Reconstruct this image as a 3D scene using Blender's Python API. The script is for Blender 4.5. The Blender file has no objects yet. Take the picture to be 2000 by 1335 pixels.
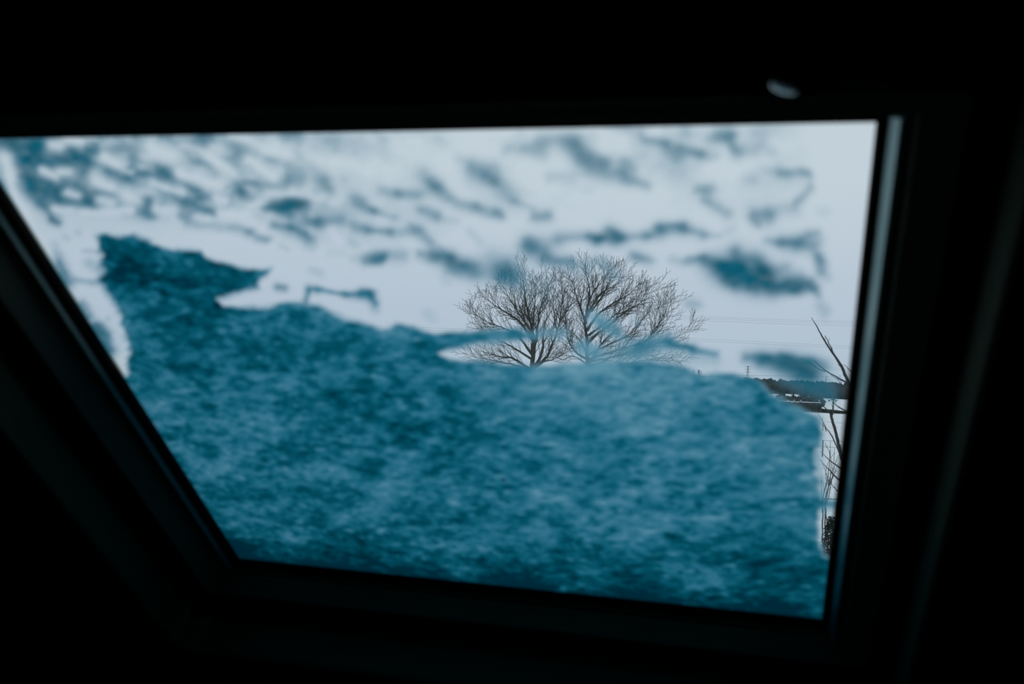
import bpy, math, random
import numpy as np
from mathutils import Matrix, Vector

random.seed(7)
rng = np.random.default_rng(7)
sc = bpy.context.scene
C = bpy.context.scene.collection

# ------------------------------------------------------------------ camera
F = 1949.2                      # focal length in pixels of the 2000 px frame
R = np.array([[0.9648774302706018, -0.03701114298232691, 0.260080218104995],
              [0.25827014073742316, -0.04740881065412424, -0.9649087724110674],
              [0.0480424703556306, 0.9981896513025484, -0.03618481828923845]])
EYE = np.array([0.0, 0.0, 5.0])
cam_data = bpy.data.cameras.new('camera')
cam_data.sensor_width = 36.0
cam_data.lens = 36.0 * F / 2000.0
cam_data.clip_start = 0.02
cam_data.clip_end = 4000
cam_data.dof.use_dof = True
cam_data.dof.focus_distance = 60.0
cam_data.dof.aperture_fstop = 4.6
cam = bpy.data.objects.new('camera', cam_data)
C.objects.link(cam)
mw = Matrix([list(R[0]) + [EYE[0]], list(R[1]) + [EYE[1]], list(R[2]) + [EYE[2]], [0, 0, 0, 1]])
cam.matrix_world = mw
sc.camera = cam

# ------------------------------------------------------------------ overcast sky
world = bpy.data.worlds.new('overcast_sky')
sc.world = world
world.use_nodes = True
wn = world.node_tree
for n in list(wn.nodes):
    wn.nodes.remove(n)
w_out = wn.nodes.new('ShaderNodeOutputWorld')
w_bg = wn.nodes.new('ShaderNodeBackground')
w_tc = wn.nodes.new('ShaderNodeTexCoord')
w_sep = wn.nodes.new('ShaderNodeSeparateXYZ')
w_ramp = wn.nodes.new('ShaderNodeValToRGB')
wn.links.new(w_tc.outputs['Generated'], w_sep.inputs[0])
wn.links.new(w_sep.outputs['Z'], w_ramp.inputs[0])
wn.links.new(w_ramp.outputs[0], w_bg.inputs['Color'])
wn.links.new(w_bg.outputs[0], w_out.inputs['Surface'])
cr = w_ramp.color_ramp
cr.elements[0].position = 0.0
cr.elements[0].color = (0.425, 0.535, 0.635, 1)
cr.elements[1].position = 1.0
cr.elements[1].color = (0.56, 0.65, 0.71, 1)
e = cr.elements.new(0.07); e.color = (0.475, 0.560, 0.660, 1)
e = cr.elements.new(0.20); e.color = (0.550, 0.640, 0.705, 1)
w_bg.inputs['Strength'].default_value = 1.0

sc.view_settings.view_transform = 'Standard'
sc.view_settings.look = 'None'
sc.view_settings.exposure = 0.0
sc.view_settings.gamma = 1.0
sc.view_settings.use_curve_mapping = False
sc.cycles.transparent_max_bounces = 16

# ------------------------------------------------------------------ helpers
def mat(name, col, rough=0.7, metallic=0.0, spec=0.5, noise=None):
    m = bpy.data.materials.new(name); m.use_nodes = True
    nt = m.node_tree; b = nt.nodes['Principled BSDF']
    b.inputs['Base Color'].default_value = (*col, 1)
    b.inputs['Roughness'].default_value = rough
    b.inputs['Metallic'].default_value = metallic
    b.inputs['Specular IOR Level'].default_value = spec
    if noise:
        scale, col2, stretch = noise
        tc = nt.nodes.new('ShaderNodeTexCoord'); mp = nt.nodes.new('ShaderNodeMapping')
        mp.inputs['Scale'].default_value = stretch
        nz = nt.nodes.new('ShaderNodeTexNoise'); nz.inputs['Scale'].default_value = scale
        nz.inputs['Detail'].default_value = 5
        mx = nt.nodes.new('ShaderNodeMix'); mx.data_type = 'RGBA'
        mx.inputs['A'].default_value = (*col, 1); mx.inputs['B'].default_value = (*col2, 1)
        nt.links.new(tc.outputs['Object'], mp.inputs[0]); nt.links.new(mp.outputs[0], nz.inputs['Vector'])
        rp = nt.nodes.new('ShaderNodeMapRange'); rp.inputs['From Min'].default_value = .35; rp.inputs['From Max'].default_value = .65
        nt.links.new(nz.outputs['Fac'], rp.inputs['Value'])
        nt.links.new(rp.outputs['Result'], mx.inputs['Factor'])
        nt.links.new(mx.outputs['Result'], b.inputs['Base Color'])
    return m

def obj(name, verts, faces, m=None, parent=None, smooth=False):
    me = bpy.data.meshes.new(name)
    me.from_pydata([tuple(v) for v in verts], [], faces)
    if m: me.materials.append(m)
    if smooth: me.shade_smooth()
    o = bpy.data.objects.new(name, me); C.objects.link(o)
    if parent: o.parent = parent
    return o

def tag(o, label=None, cat=None, group=None, kind=None):
    if label: o['label'] = label
    if cat: o['category'] = cat
    if group: o['group'] = group
    if kind: o['kind'] = kind
    return o

def empty(name, loc=(0, 0, 0)):
    o = bpy.data.objects.new(name, None); C.objects.link(o); o.location = loc
    o.empty_display_size = 0.1
    return o

class MB:
    def __init__(s): s.v = []; s.f = []
    def box(s, lo, hi):
        n = len(s.v)
        for z in (lo[2], hi[2]):
            s.v += [(lo[0], lo[1], z), (hi[0], lo[1], z), (hi[0], hi[1], z), (lo[0], hi[1], z)]
        s.f += [(n, n+3, n+2, n+1), (n+4, n+5, n+6, n+7), (n, n+1, n+5, n+4), (n+1, n+2, n+6, n+5), (n+2, n+3, n+7, n+6), (n+3, n, n+4, n+7)]
        return s
    def tube(s, pts, rads, k=5):
        pts = [np.asarray(p, float) for p in pts]
        n0 = len(s.v)
        for i, p in enumerate(pts):
            a = pts[max(i-1, 0)]; b = pts[min(i+1, len(pts)-1)]
            t = b - a; t = t / (np.linalg.norm(t) + 1e-9)
            r = np.array([0, 1, 0]) if abs(t[1]) < .9 else np.array([1, 0, 0])
            x = np.cross(t, r); x /= np.linalg.norm(x); y = np.cross(t, x)
            for j in range(k):
                an = 2*math.pi*j/k
                s.v.append(tuple(p + rads[i]*(math.cos(an)*x + math.sin(an)*y)))
        for i in range(len(pts)-1):
            for j in range(k):
                a = n0+i*k+j; b = n0+i*k+(j+1) % k
                s.f.append((a, b, b+k, a+k))
        s.f.append(tuple(n0+j for j in range(k))[::-1])
        s.f.append(tuple(n0+(len(pts)-1)*k+j for j in range(k)))
        return s
    def blob(s, c, rx, ry, rz, nu=8, nv=5, jit=0.0):
        n0 = len(s.v)
        for i in range(nv+1):
            th = math.pi*i/nv
            for j in range(nu):
                ph = 2*math.pi*j/nu
                q = 1 + random.uniform(-jit, jit)
                s.v.append((c[0]+rx*q*math.sin(th)*math.cos(ph), c[1]+ry*q*math.sin(th)*math.sin(ph), c[2]+rz*q*math.cos(th)))
        for i in range(nv):
            for j in range(nu):
                a = n0+i*nu+j; b = n0+i*nu+(j+1) % nu
                s.f.append((a, a+nu, b+nu, b))
        return s
    def build(s, name, m=None, parent=None, smooth=False):
        return obj(name, s.v, s.f, m, parent, smooth)

# a photograph direction followed out to the vertical plane y = Y of the real scene
def at(px, py, Y):
    d = R @ np.array([px-1000.0, -(py-667.5), -F])
    return EYE + d * (Y / d[1])

# roof-slope axes: u to the right, w up the slope, n out through the glass
VV = np.array([0.0, -0.74567293, 0.66631216])
NN = np.array([0.0, 0.66631216, 0.74567293])
GD = 0.80                       # distance from the eye to the glass plane
def S(u, w, n):
    return EYE + np.array([u, 0, 0]) + w*VV + n*NN

U0, U1, W0, W1 = -0.9056, 0.0746, -1.4105, -0.5300     # clear opening of the pane

# ------------------------------------------------------------------ materials
M = {}
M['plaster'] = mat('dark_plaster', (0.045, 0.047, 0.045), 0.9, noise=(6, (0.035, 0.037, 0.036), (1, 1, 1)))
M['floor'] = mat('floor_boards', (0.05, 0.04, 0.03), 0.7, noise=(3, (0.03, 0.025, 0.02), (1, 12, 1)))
M['roof'] = mat('roof_slate', (0.05, 0.055, 0.06), 0.8, noise=(9, (0.08, 0.08, 0.085), (1, 1, 1)))
M['render'] = mat('outside_render', (0.45, 0.45, 0.42), 0.9, noise=(4, (0.38, 0.38, 0.36), (1, 1, 1)))
M['gasket'] = mat('rubber_gasket', (0.004, 0.004, 0.004), 0.8, spec=0.1)
M['bead'] = mat('aluminium_bead', (0.44, 0.70, 0.70), 0.35, metallic=0.35, spec=0.5)
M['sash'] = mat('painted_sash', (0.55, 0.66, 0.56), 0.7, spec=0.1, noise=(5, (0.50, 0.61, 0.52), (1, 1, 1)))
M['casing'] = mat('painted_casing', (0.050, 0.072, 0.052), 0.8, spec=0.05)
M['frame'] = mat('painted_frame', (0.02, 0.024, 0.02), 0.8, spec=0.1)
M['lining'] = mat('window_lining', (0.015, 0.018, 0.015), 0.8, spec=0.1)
M['metal'] = mat('polished_metal', (0.85, 0.9, 0.9), 0.36, metallic=1.0)
M['bark'] = mat('bark', (0.042, 0.050, 0.050), 0.9, noise=(14, (0.065, 0.068, 0.050), (1, 1, .3)))  # bluish and lightened: haze over the far trees is put into the colour
M['twig'] = mat('twig_bark', (0.045, 0.043, 0.042), 0.9)
M['near_bark'] = mat('grey_bark', (0.06, 0.062, 0.062), 0.9, noise=(30, (0.03, 0.03, 0.03), (1, 1, .4)))
M['snow_cap'] = mat('snow_cap', (0.80, 0.84, 0.88), 0.8)
M['hedge'] = mat('hedge_twigs', (0.020, 0.022, 0.019), 0.95, noise=(2, (0.045, 0.045, 0.038), (1, 1, 1)))
M['wood'] = mat('woodland_crowns', (0.030, 0.046, 0.048), 0.95, noise=(.03, (0.052, 0.050, 0.045), (1, 1, 1)))  # grey-teal tone carries the distance haze on the ridge
M['ever'] = mat('evergreen_leaf', (0.010, 0.018, 0.012), 0.5)
M['wire'] = mat('wire', (0.06, 0.06, 0.07), 0.6)
M['post'] = mat('weathered_post', (0.08, 0.075, 0.065), 0.9, noise=(20, (0.05, 0.045, 0.04), (1, 1, .2)))
M['white_paint'] = mat('white_paint', (0.78, 0.8, 0.82), 0.35)
M['car_paint'] = mat('pale_blue_paint', (0.30, 0.52, 0.60), 0.3)
M['car_glass'] = mat('car_glass', (0.02, 0.03, 0.04), 0.1)
M['tyre'] = mat('tyre', (0.01, 0.01, 0.01), 0.8)
M['tail'] = mat('tail_lamp', (0.5, 0.03, 0.02), 0.3)
M['brick'] = mat('brick_wall', (0.12, 0.09, 0.075), 0.9, noise=(5, (0.08, 0.06, 0.05), (1, 1, 1)))
M['leaf'] = mat('dead_leaf', (0.012, 0.012, 0.010), 0.9)
M['galv'] = mat('galvanised_steel', (0.16, 0.17, 0.18), 0.6, metallic=0.3)

# field snow: white with sparse stubble showing through
def field_mat():
    m = bpy.data.materials.new('snowy_field'); m.use_nodes = True
    nt = m.node_tree; b = nt.nodes['Principled BSDF']
    b.inputs['Roughness'].default_value = 0.85
    g = nt.nodes.new('ShaderNodeNewGeometry')
    n1 = nt.nodes.new('ShaderNodeTexNoise'); n1.inputs['Scale'].default_value = 2.2; n1.inputs['Detail'].default_value = 6
    n2 = nt.nodes.new('ShaderNodeTexNoise'); n2.inputs['Scale'].default_value = 0.05
    nt.links.new(g.outputs['Position'], n1.inputs['Vector']); nt.links.new(g.outputs['Position'], n2.inputs['Vector'])
    add = nt.nodes.new('ShaderNodeMath'); add.operation = 'MULTIPLY_ADD'; add.inputs[1].default_value = 0.35
    nt.links.new(n2.outputs['Fac'], add.inputs[0]); nt.links.new(n1.outputs['Fac'], add.inputs[2])
    r = nt.nodes.new('ShaderNodeValToRGB')
    r.color_ramp.elements[0].position = 0.74; r.color_ramp.elements[0].color = (0.86, 0.89, 0.92, 1)
    r.color_ramp.elements[1].position = 0.92; r.color_ramp.elements[1].color = (0.30, 0.30, 0.27, 1)
    nt.links.new(add.outputs[0], r.inputs[0]); nt.links.new(r.outputs[0], b.inputs['Base Color'])
    return m
M['field'] = field_mat()

def glass_mat():
    m = bpy.data.materials.new('window_glass'); m.use_nodes = True
    nt = m.node_tree; nt.nodes.remove(nt.nodes['Principled BSDF'])
    out = nt.nodes['Material Output']
    t = nt.nodes.new('ShaderNodeBsdfTransparent'); t.inputs[0].default_value = (0.985, 0.992, 0.992, 1)
    gl = nt.nodes.new('ShaderNodeBsdfGlossy'); gl.inputs['Roughness'].default_value = 0.02
    lw = nt.nodes.new('ShaderNodeLayerWeight'); lw.inputs['Blend'].default_value = 0.5
    fr = nt.nodes.new('ShaderNodeMath'); fr.operation = 'POWER'; fr.inputs[1].default_value = 5.0
    nt.links.new(lw.outputs['Facing'], fr.inputs[0])
    mx = nt.nodes.new('ShaderNodeMixShader')
    nt.links.new(fr.outputs[0], mx.inputs[0]); nt.links.new(t.outputs[0], mx.inputs[1]); nt.links.new(gl.outputs[0], mx.inputs[2])
    nt.links.new(mx.outputs[0], out.inputs['Surface'])
    return m
M['glass'] = glass_mat()

# snow lying on the pane: light soaks through it; the deeper it lies the bluer and the less gets through
def snow_mat():
    m = bpy.data.materials.new('snow_on_glass'); m.use_nodes = True
    nt = m.node_tree; nt.nodes.remove(nt.nodes['Principled BSDF'])
    out = nt.nodes['Material Output']
    ac = nt.nodes.new('ShaderNodeAttribute'); ac.attribute_name = 'cover'
    ad = nt.nodes.new('ShaderNodeAttribute'); ad.attribute_name = 'depth'
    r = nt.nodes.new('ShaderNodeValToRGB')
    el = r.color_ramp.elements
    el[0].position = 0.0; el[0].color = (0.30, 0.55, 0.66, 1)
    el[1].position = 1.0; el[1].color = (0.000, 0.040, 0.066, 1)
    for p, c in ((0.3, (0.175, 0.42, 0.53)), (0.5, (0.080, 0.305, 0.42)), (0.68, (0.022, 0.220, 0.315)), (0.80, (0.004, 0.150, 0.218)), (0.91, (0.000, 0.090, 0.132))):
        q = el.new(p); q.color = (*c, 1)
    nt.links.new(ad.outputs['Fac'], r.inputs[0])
    tl = nt.nodes.new('ShaderNodeBsdfTranslucent')
    nt.links.new(r.outputs[0], tl.inputs['Color'])
    tp = nt.nodes.new('ShaderNodeBsdfTransparent')
    mx = nt.nodes.new('ShaderNodeMixShader')
    nt.links.new(ac.outputs['Fac'], mx.inputs[0]); nt.links.new(tp.outputs[0], mx.inputs[1]); nt.links.new(tl.outputs[0], mx.inputs[2])
    nt.links.new(mx.outputs[0], out.inputs['Surface'])
    return m
M['snow'] = snow_mat()

# ------------------------------------------------------------------ room shell
XL, XR, YB = -2.6, 2.2, -2.6
FZ = 3.4
def slope_box(name, u0, u1, w0, w1, n0, n1, m, parent=None):
    mb = MB().box((u0, w0, n0), (u1, w1, n1))
    mb.v = [S(*p) for p in mb.v]
    return mb.build(name, m, parent)
def box(name, lo, hi, m, parent=None):
    return MB().box(lo, hi).build(name, m, parent)

HA = 0.118                       # half gap from the clear opening to the edge of the hole in the slope
NI = GD - 0.12                   # room face of the sloping ceiling
hu0, hu1, hw0, hw1 = U0-HA, U1+HA, W0-HA, W1+HA
w_low, w_high = -3.0, 1.9
cl = MB()
for a in ((XL-.2, hu0, w_low, w_high), (hu1, XR+.2, w_low, w_high), (hu0, hu1, w_low, hw0), (hu0, hu1, hw1, w_high)):
    q = MB().box((a[0], a[2], NI), (a[1], a[3], NI+0.16))
    n = len(cl.v); cl.v += [tuple(S(*p)) for p in q.v]; cl.f += [tuple(i+n for i in f) for f in q.f]
n = len(cl.v); q = MB().box((XL-.2, YB-.2, 6.95), (XR+.2, -0.9, 7.1))
cl.v += q.v; cl.f += [tuple(i+n for i in f) for f in q.f]
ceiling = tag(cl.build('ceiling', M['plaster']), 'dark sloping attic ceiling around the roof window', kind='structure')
rf = MB()
for a in ((XL-.3, hu0, w_low-.2, w_high+.3), (hu1, XR+.3, w_low-.2, w_high+.3), (hu0, hu1, w_low-.2, hw0), (hu0, hu1, hw1, w_high+.3)):
    q = MB().box((a[0], a[2], NI+.165), (a[1], a[3], NI+.20))
    n = len(rf.v); rf.v += [tuple(S(*p)) for p in q.v]; rf.f += [tuple(i+n for i in f) for f in q.f]
tag(rf.build('trim_1', M['roof']), 'dark roof covering outside the attic slope', kind='structure')
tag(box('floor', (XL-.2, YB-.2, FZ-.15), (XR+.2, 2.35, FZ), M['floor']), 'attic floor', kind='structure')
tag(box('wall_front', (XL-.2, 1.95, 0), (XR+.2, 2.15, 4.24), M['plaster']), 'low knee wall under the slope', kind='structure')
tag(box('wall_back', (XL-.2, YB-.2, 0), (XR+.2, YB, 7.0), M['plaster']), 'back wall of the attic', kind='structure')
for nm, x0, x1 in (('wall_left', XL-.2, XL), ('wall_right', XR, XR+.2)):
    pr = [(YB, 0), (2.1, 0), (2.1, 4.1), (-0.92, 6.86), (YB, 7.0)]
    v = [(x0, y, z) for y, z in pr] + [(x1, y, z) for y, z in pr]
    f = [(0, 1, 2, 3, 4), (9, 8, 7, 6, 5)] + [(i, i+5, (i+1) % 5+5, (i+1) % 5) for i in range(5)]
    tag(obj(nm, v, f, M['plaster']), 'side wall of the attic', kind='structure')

# ------------------------------------------------------------------ roof window
win = tag(empty('window_1', S((U0+U1)/2, W0, GD)), 'roof window in the sloping ceiling, its pane half covered by snow', kind='structure')
off = Vector(win.location)
def wpart(name, verts, faces, m, smooth=False, parent=win):
    base = off if parent is win else off
    o = obj(name, [tuple(np.asarray(v)-np.array(base)) for v in verts], faces, m, parent, smooth)
    return o
def ring_side(side, prof):
    """closed profile of (a outwards in the plane, b towards the room), mitred at both ends"""
    v = []
    for a, b in prof:
        a /= 1000; b /= 1000
        if side == 'left': e0, e1 = (U0-a, W0-a), (U0-a, W1+a)
        if side == 'right': e0, e1 = (U1+a, W0-a), (U1+a, W1+a)
        if side == 'bottom': e0, e1 = (U0-a, W0-a), (U1+a, W0-a)
        if side == 'top': e0, e1 = (U0-a, W1+a), (U1+a, W1+a)
        v += [S(e0[0], e0[1], GD-b), S(e1[0], e1[1], GD-b)]
    k = len(prof)
    f = [(2*i, 2*i+1, 2*((i+1) % k)+1, 2*((i+1) % k)) for i in range(k)]
    f += [tuple(2*i for i in range(k)), tuple(2*i+1 for i in range(k))[::-1]]
    return v, f
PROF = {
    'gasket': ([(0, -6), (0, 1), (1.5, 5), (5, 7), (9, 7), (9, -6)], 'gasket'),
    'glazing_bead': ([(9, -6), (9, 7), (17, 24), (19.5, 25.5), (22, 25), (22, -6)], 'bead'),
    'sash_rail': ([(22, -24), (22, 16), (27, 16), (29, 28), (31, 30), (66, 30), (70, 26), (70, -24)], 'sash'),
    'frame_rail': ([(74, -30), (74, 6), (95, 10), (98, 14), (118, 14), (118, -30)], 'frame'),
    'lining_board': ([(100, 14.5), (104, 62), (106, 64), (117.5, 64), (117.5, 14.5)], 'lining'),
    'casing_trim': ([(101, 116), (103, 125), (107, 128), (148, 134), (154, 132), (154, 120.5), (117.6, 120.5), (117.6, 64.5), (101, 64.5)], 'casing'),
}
SIDE = {
    ('glazing_bead', 'left'): [(9, -6), (9, 7), (13, 15), (15, 16), (17, 15), (17, -6)],
    ('glazing_bead', 'bottom'): [(9, -6), (9, 7), (12, 9), (15, 9.5), (17, 9), (17, -6)],
    ('glazing_bead', 'top'): [(9, -6), (9, 7), (12, 9), (15, 9.5), (17, 9), (17, -6)],
    ('sash_rail', 'left'): [(17, -24), (17, 4), (24, 4), (26, 16), (28, 18), (60, 40), (66, 39), (66, -24)],
    ('sash_rail', 'bottom'): [(17, -24), (17, 4), (23, 4), (25, 14), (27, 15), (58, 34), (64, 33), (64, -24)],
    ('sash_rail', 'top'): [(17, -24), (17, 4), (23, 4), (25, 30), (28, 30.5), (66, 30.5), (70, 26), (70, -24)],
}
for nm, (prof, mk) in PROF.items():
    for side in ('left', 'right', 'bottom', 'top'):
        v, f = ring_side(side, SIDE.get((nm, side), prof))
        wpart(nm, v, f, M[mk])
g = MB().box((U0-.012, W0-.012, GD), (U1+.012, W1+.012, GD+.004))
wpart('glass_pane', [S(*p) for p in g.v], g.f, M['glass'])
# catch on the top rail: round knob and a flat keeper plate
def slope_ray(px, py, n):
    d = R @ np.array([px-1000.0, -(py-667.5), -F])
    P = d * (n / np.dot(d, NN))
    return P[0], np.dot(P, VV)
ku, kw = slope_ray(1530, 172, GD-.147)
kb = MB().blob((0, 0, 0), .0100, .0085, .0012, 24, 16)
kp = np.array([ku, kw, GD-.147])
kr = np.array([-.30, -1.40, GD-.01])-kp; kr /= np.linalg.norm(kr)
kd = kp/np.linalg.norm(kp); kN = kr-kd; kN /= np.linalg.norm(kN)
k1 = np.array([1.0, 0, 0])-kN[0]*kN; k1 /= np.linalg.norm(k1); k2 = np.cross(kN, k1)
kbv = [S(*(kp+p[0]*k1+p[1]*k2+p[2]*kN)) for p in kb.v]
st_ = MB().tube([kp+np.array([0, .001, .001]), kp+np.array([0, .004, .018])], [.0035, .005], 12)
kn_ = len(kbv); kbv += [S(*p) for p in st_.v]; kb.f += [tuple(i+kn_ for i in f_) for f_ in st_.f]
knob = wpart('catch_knob', kbv, kb.f, M['metal'], True); knob['label'] = 'small round polished metal knob'
pu, pw = slope_ray(1690, 166, GD-.137)
pl = MB().box((pu-.015, pw-.003, GD-.138), (pu+.015, pw+.004, GD-.130))
wpart('keeper_plate', [S(*p) for p in pl.v], pl.f, M['bead'])

# ------------------------------------------------------------------ snow on the pane
NU, NW = 820, 740
us = np.linspace(U0-.020, U1+.020, NU); ws = np.linspace(W0-.020, W1+.020, NW)
UU, WW = np.meshgrid(us, ws)                     # [w, u]
P = np.stack([UU, WW*VV[1]+GD*NN[1], WW*VV[2]+GD*NN[2]], -1)
pc = P @ R                                       # camera axes
X = 1000.0 + F*pc[..., 0]/(-pc[..., 2])
Y = 667.5 - F*pc[..., 1]/(-pc[..., 2])

def vnoise(x, y, seed):
    g_ = np.random.default_rng(seed).random((256, 256))
    xi = np.floor(x).astype(int); yi = np.floor(y).astype(int)
    fx = x-xi; fy = y-yi; fx = fx*fx*(3-2*fx); fy = fy*fy*(3-2*fy)
    a = g_[yi % 256, xi % 256]; b = g_[yi % 256, (xi+1) % 256]; c = g_[(yi+1) % 256, xi % 256]; d = g_[(yi+1) % 256, (xi+1) % 256]
    return (a*(1-fx)+b*fx)*(1-fy)+(c*(1-fx)+d*fx)*fy
def fbm(size, seed, octs=4, stretch=1.0, rot=0.0):
    c_, s_ = math.cos(rot), math.sin(rot)
    x = (UU*c_+WW*s_)/size/stretch+37; y = (-UU*s_+WW*c_)/size+11
    t = 0; amp = 1; tot = 0
    for o_ in range(octs):
        t = t+amp*vnoise(x*2**o_+o_*17.3, y*2**o_+o_*9.1, seed+o_); tot += amp; amp *= .6
    return t/tot
nA = fbm(.022, 1, 4, 1.6, .25)-.5; nB = fbm(.022, 21, 4, 1.6, .25)-.5
wx = X+nA*17; wy = Y+nB*12

def seg(x1, y1, x2, y2):
    dx, dy = x2-x1, y2-y1; L = dx*dx+dy*dy+1e-6
    t = np.clip(((wx-x1)*dx+(wy-y1)*dy)/L, 0, 1)
    return np.hypot(wx-x1-t*dx, wy-y1-t*dy)

ST = {}
# melting film and blotches over the upper pane: x1, y1, x2, y2, half width, density
ST['film'] = [
 (0,275,90,285,16,.7),(20,290,60,300,14,.6),(60,300,130,315,16,.5),(45,320,95,335,10,.5),(140,290,160,325,12,.6),(30,330,40,345,8,.5),(75,285,150,300,12,.35),
 (130,310,210,335,10,.5),(200,345,255,365,8,.55),(215,303,265,305,9,.55),(60,380,110,385,14,.8),(60,370,75,400,10,.7),(75,400,100,430,8,.7),(95,435,105,440,6,.85),
 (115,402,170,405,9,.7),(150,385,178,400,8,.6),(105,360,130,365,7,.45),(180,382,225,388,5,.55),(225,405,235,412,6,.6),(270,405,285,420,9,.65),(260,420,285,420,6,.6),
 (250,340,300,370,8,.4),(160,350,180,365,8,.4),(110,345,200,380,25,.22),(25,350,60,375,12,.45),(0,272,230,266,5,.8),(280,268,330,266,5,.7),(365,264,400,262,5,.8),(440,260,560,258,4,.5),
 (20,285,60,335,24,.5),(60,345,90,380,18,.5),(60,300,150,320,22,.35),(130,390,180,400,12,.4),(0,300,420,320,60,.2),(60,400,300,400,40,.14),
 (315,275,330,282,8,.5),(330,285,345,298,5,.25),(300,338,332,350,8,.75),(332,352,360,372,5,.55),(360,372,400,392,7,.55),(385,318,415,345,7,.5),(395,325,400,330,6,.4),(445,290,465,315,9,.45),
 (455,365,470,385,8,.7),(465,385,485,395,7,.65),(475,363,525,368,6,.45),(495,370,500,380,8,.4),(525,410,570,400,9,.7),(540,412,560,413,6,.6),(280,400,290,425,7,.7),(345,400,375,425,9,.6),
 (375,410,415,425,5,.55),(345,425,360,435,7,.65),(415,425,445,405,5,.35),(520,325,565,325,7,.35),(555,335,560,365,6,.4),(480,305,530,322,5,.2),(310,385,345,395,8,.35),(345,318,355,325,8,.3),(400,275,405,290,5,.25),(540,258,580,275,10,.3),
 (380,415,410,424,4,.5),(380,445,440,448,5,.3),(455,448,480,460,7,.45),(480,460,515,477,5,.45),(495,475,525,475,4,.35),(515,410,585,408,9,.75),(540,415,560,430,7,.5),(560,425,580,445,8,.5),(530,447,560,455,7,.75),
 (560,450,580,460,5,.5),(575,460,600,475,8,.5),(590,465,595,470,5,.65),(597,437,615,442,9,.75),(615,442,660,435,8,.5),(600,480,610,490,5,.25),(548,485,558,490,5,.2),(640,500,665,500,6,.12),(610,535,625,542,6,.25),(537,567,552,568,5,.8),
 (560,400,590,408,8,.7),(608,335,630,360,9,.5),(630,360,640,375,7,.4),(560,355,580,355,8,.4),(685,390,705,395,5,.3),(692,405,725,418,7,.65),(725,418,770,432,5,.45),(745,375,775,382,7,.6),(775,382,815,388,8,.6),
 (825,342,845,372,10,.5),(845,372,860,385,9,.45),(820,420,850,430,8,.6),(560,265,700,275,12,.22),(660,290,710,300,12,.3),(730,265,745,280,7,.35),(690,310,705,325,6,.2),(620,275,645,290,8,.2),(750,323,760,328,5,.15),(625,300,635,315,6,.2),
 (850,435,890,440,6,.25),(685,447,710,455,7,.6),(710,455,760,462,6,.7),(760,460,800,460,6,.4),(800,450,815,455,6,.5),(815,460,835,478,8,.6),(680,480,690,487,5,.3),(710,515,740,510,8,.75),(730,505,780,508,9,.5),(725,517,740,516,5,.7),
 (685,510,715,512,5,.25),(815,505,850,510,6,.6),(845,505,875,510,10,.75),(875,515,905,528,10,.7),(880,525,925,535,12,.75),(890,410,960,425,6,.35),(915,460,935,480,5,.2),(855,490,870,500,5,.3),(865,553,872,557,6,.15),
 (920,335,965,335,10,.4),(925,345,960,360,14,.55),(945,350,962,360,7,.5),(980,375,1000,395,14,.5),(1000,400,1040,415,5,.3),(1045,430,1070,428,8,.65),(840,360,875,395,9,.35),(875,395,930,412,6,.4),(930,410,975,425,6,.4),(970,420,980,430,6,.5),
 (895,315,915,325,8,.2),(990,298,1060,295,8,.35),(1025,300,1060,310,7,.25),(1055,285,1120,280,12,.5),(1105,290,1130,310,10,.5),(1070,350,1120,350,7,.3),(850,275,865,285,7,.2),(1120,247,1140,247,4,.6),(640,254,1100,244,4,.3),
 (1120,295,1145,320,10,.5),(1135,320,1180,330,12,.5),(1172,325,1180,330,7,.5),(1150,340,1215,355,10,.45),(1215,345,1225,360,8,.5),(1215,325,1235,340,6,.4),(1240,362,1260,370,7,.5),(1190,250,1250,265,7,.4),(1255,280,1300,290,6,.5),(1300,290,1320,315,9,.5),
 (1330,300,1365,308,7,.65),(1365,305,1390,310,8,.35),(1385,280,1425,270,9,.45),(1360,375,1385,378,7,.5),(1375,385,1375,400,6,.35),(1385,405,1420,425,8,.5),(1170,245,1230,245,5,.6),(1280,243,1310,243,4,.4),(1325,245,1345,243,5,.6),(1335,250,1340,265,6,.3),(1310,345,1330,345,5,.15),
 (1400,275,1425,275,9,.55),(1420,280,1440,305,9,.5),(1435,300,1475,300,9,.4),(1490,290,1510,305,8,.3),(1520,340,1535,348,8,.35),(1520,350,1575,346,6,.45),(1560,342,1572,348,6,.4),(1582,350,1585,375,5,.3),(1585,375,1560,395,6,.35),(1450,362,1470,362,6,.2),
 (1470,362,1560,362,10,.12),(1470,425,1500,430,10,.65),(1500,418,1555,412,9,.4),(1555,405,1575,390,5,.3),(1605,418,1615,418,6,.15),(1465,435,1480,445,6,.5),(1490,335,1500,345,6,.15),
 (960,510,985,520,14,.4),(970,540,1000,548,12,.8),(985,545,1010,555,10,.5),(1000,525,1060,560,20,.2),(925,540,975,545,14,.4),(1560,215,1561,216,2,.0),
 (1345,598,1360,600,7,.5),(836,620,839,621,8,.2),(145,458,146,459,4,.3),(120,468,125,470,4,.25),(108,520,122,556,10,.9),(152,602,168,622,7,.8),(180,645,208,692,9,.95),(190,650,207,662,7,.75),(100,485,106,500,6,.3),(205,625,206,627,4,.3),(1600,605,1612,616,8,.35),(1415,462,1430,455,5,.2),
]
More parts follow.
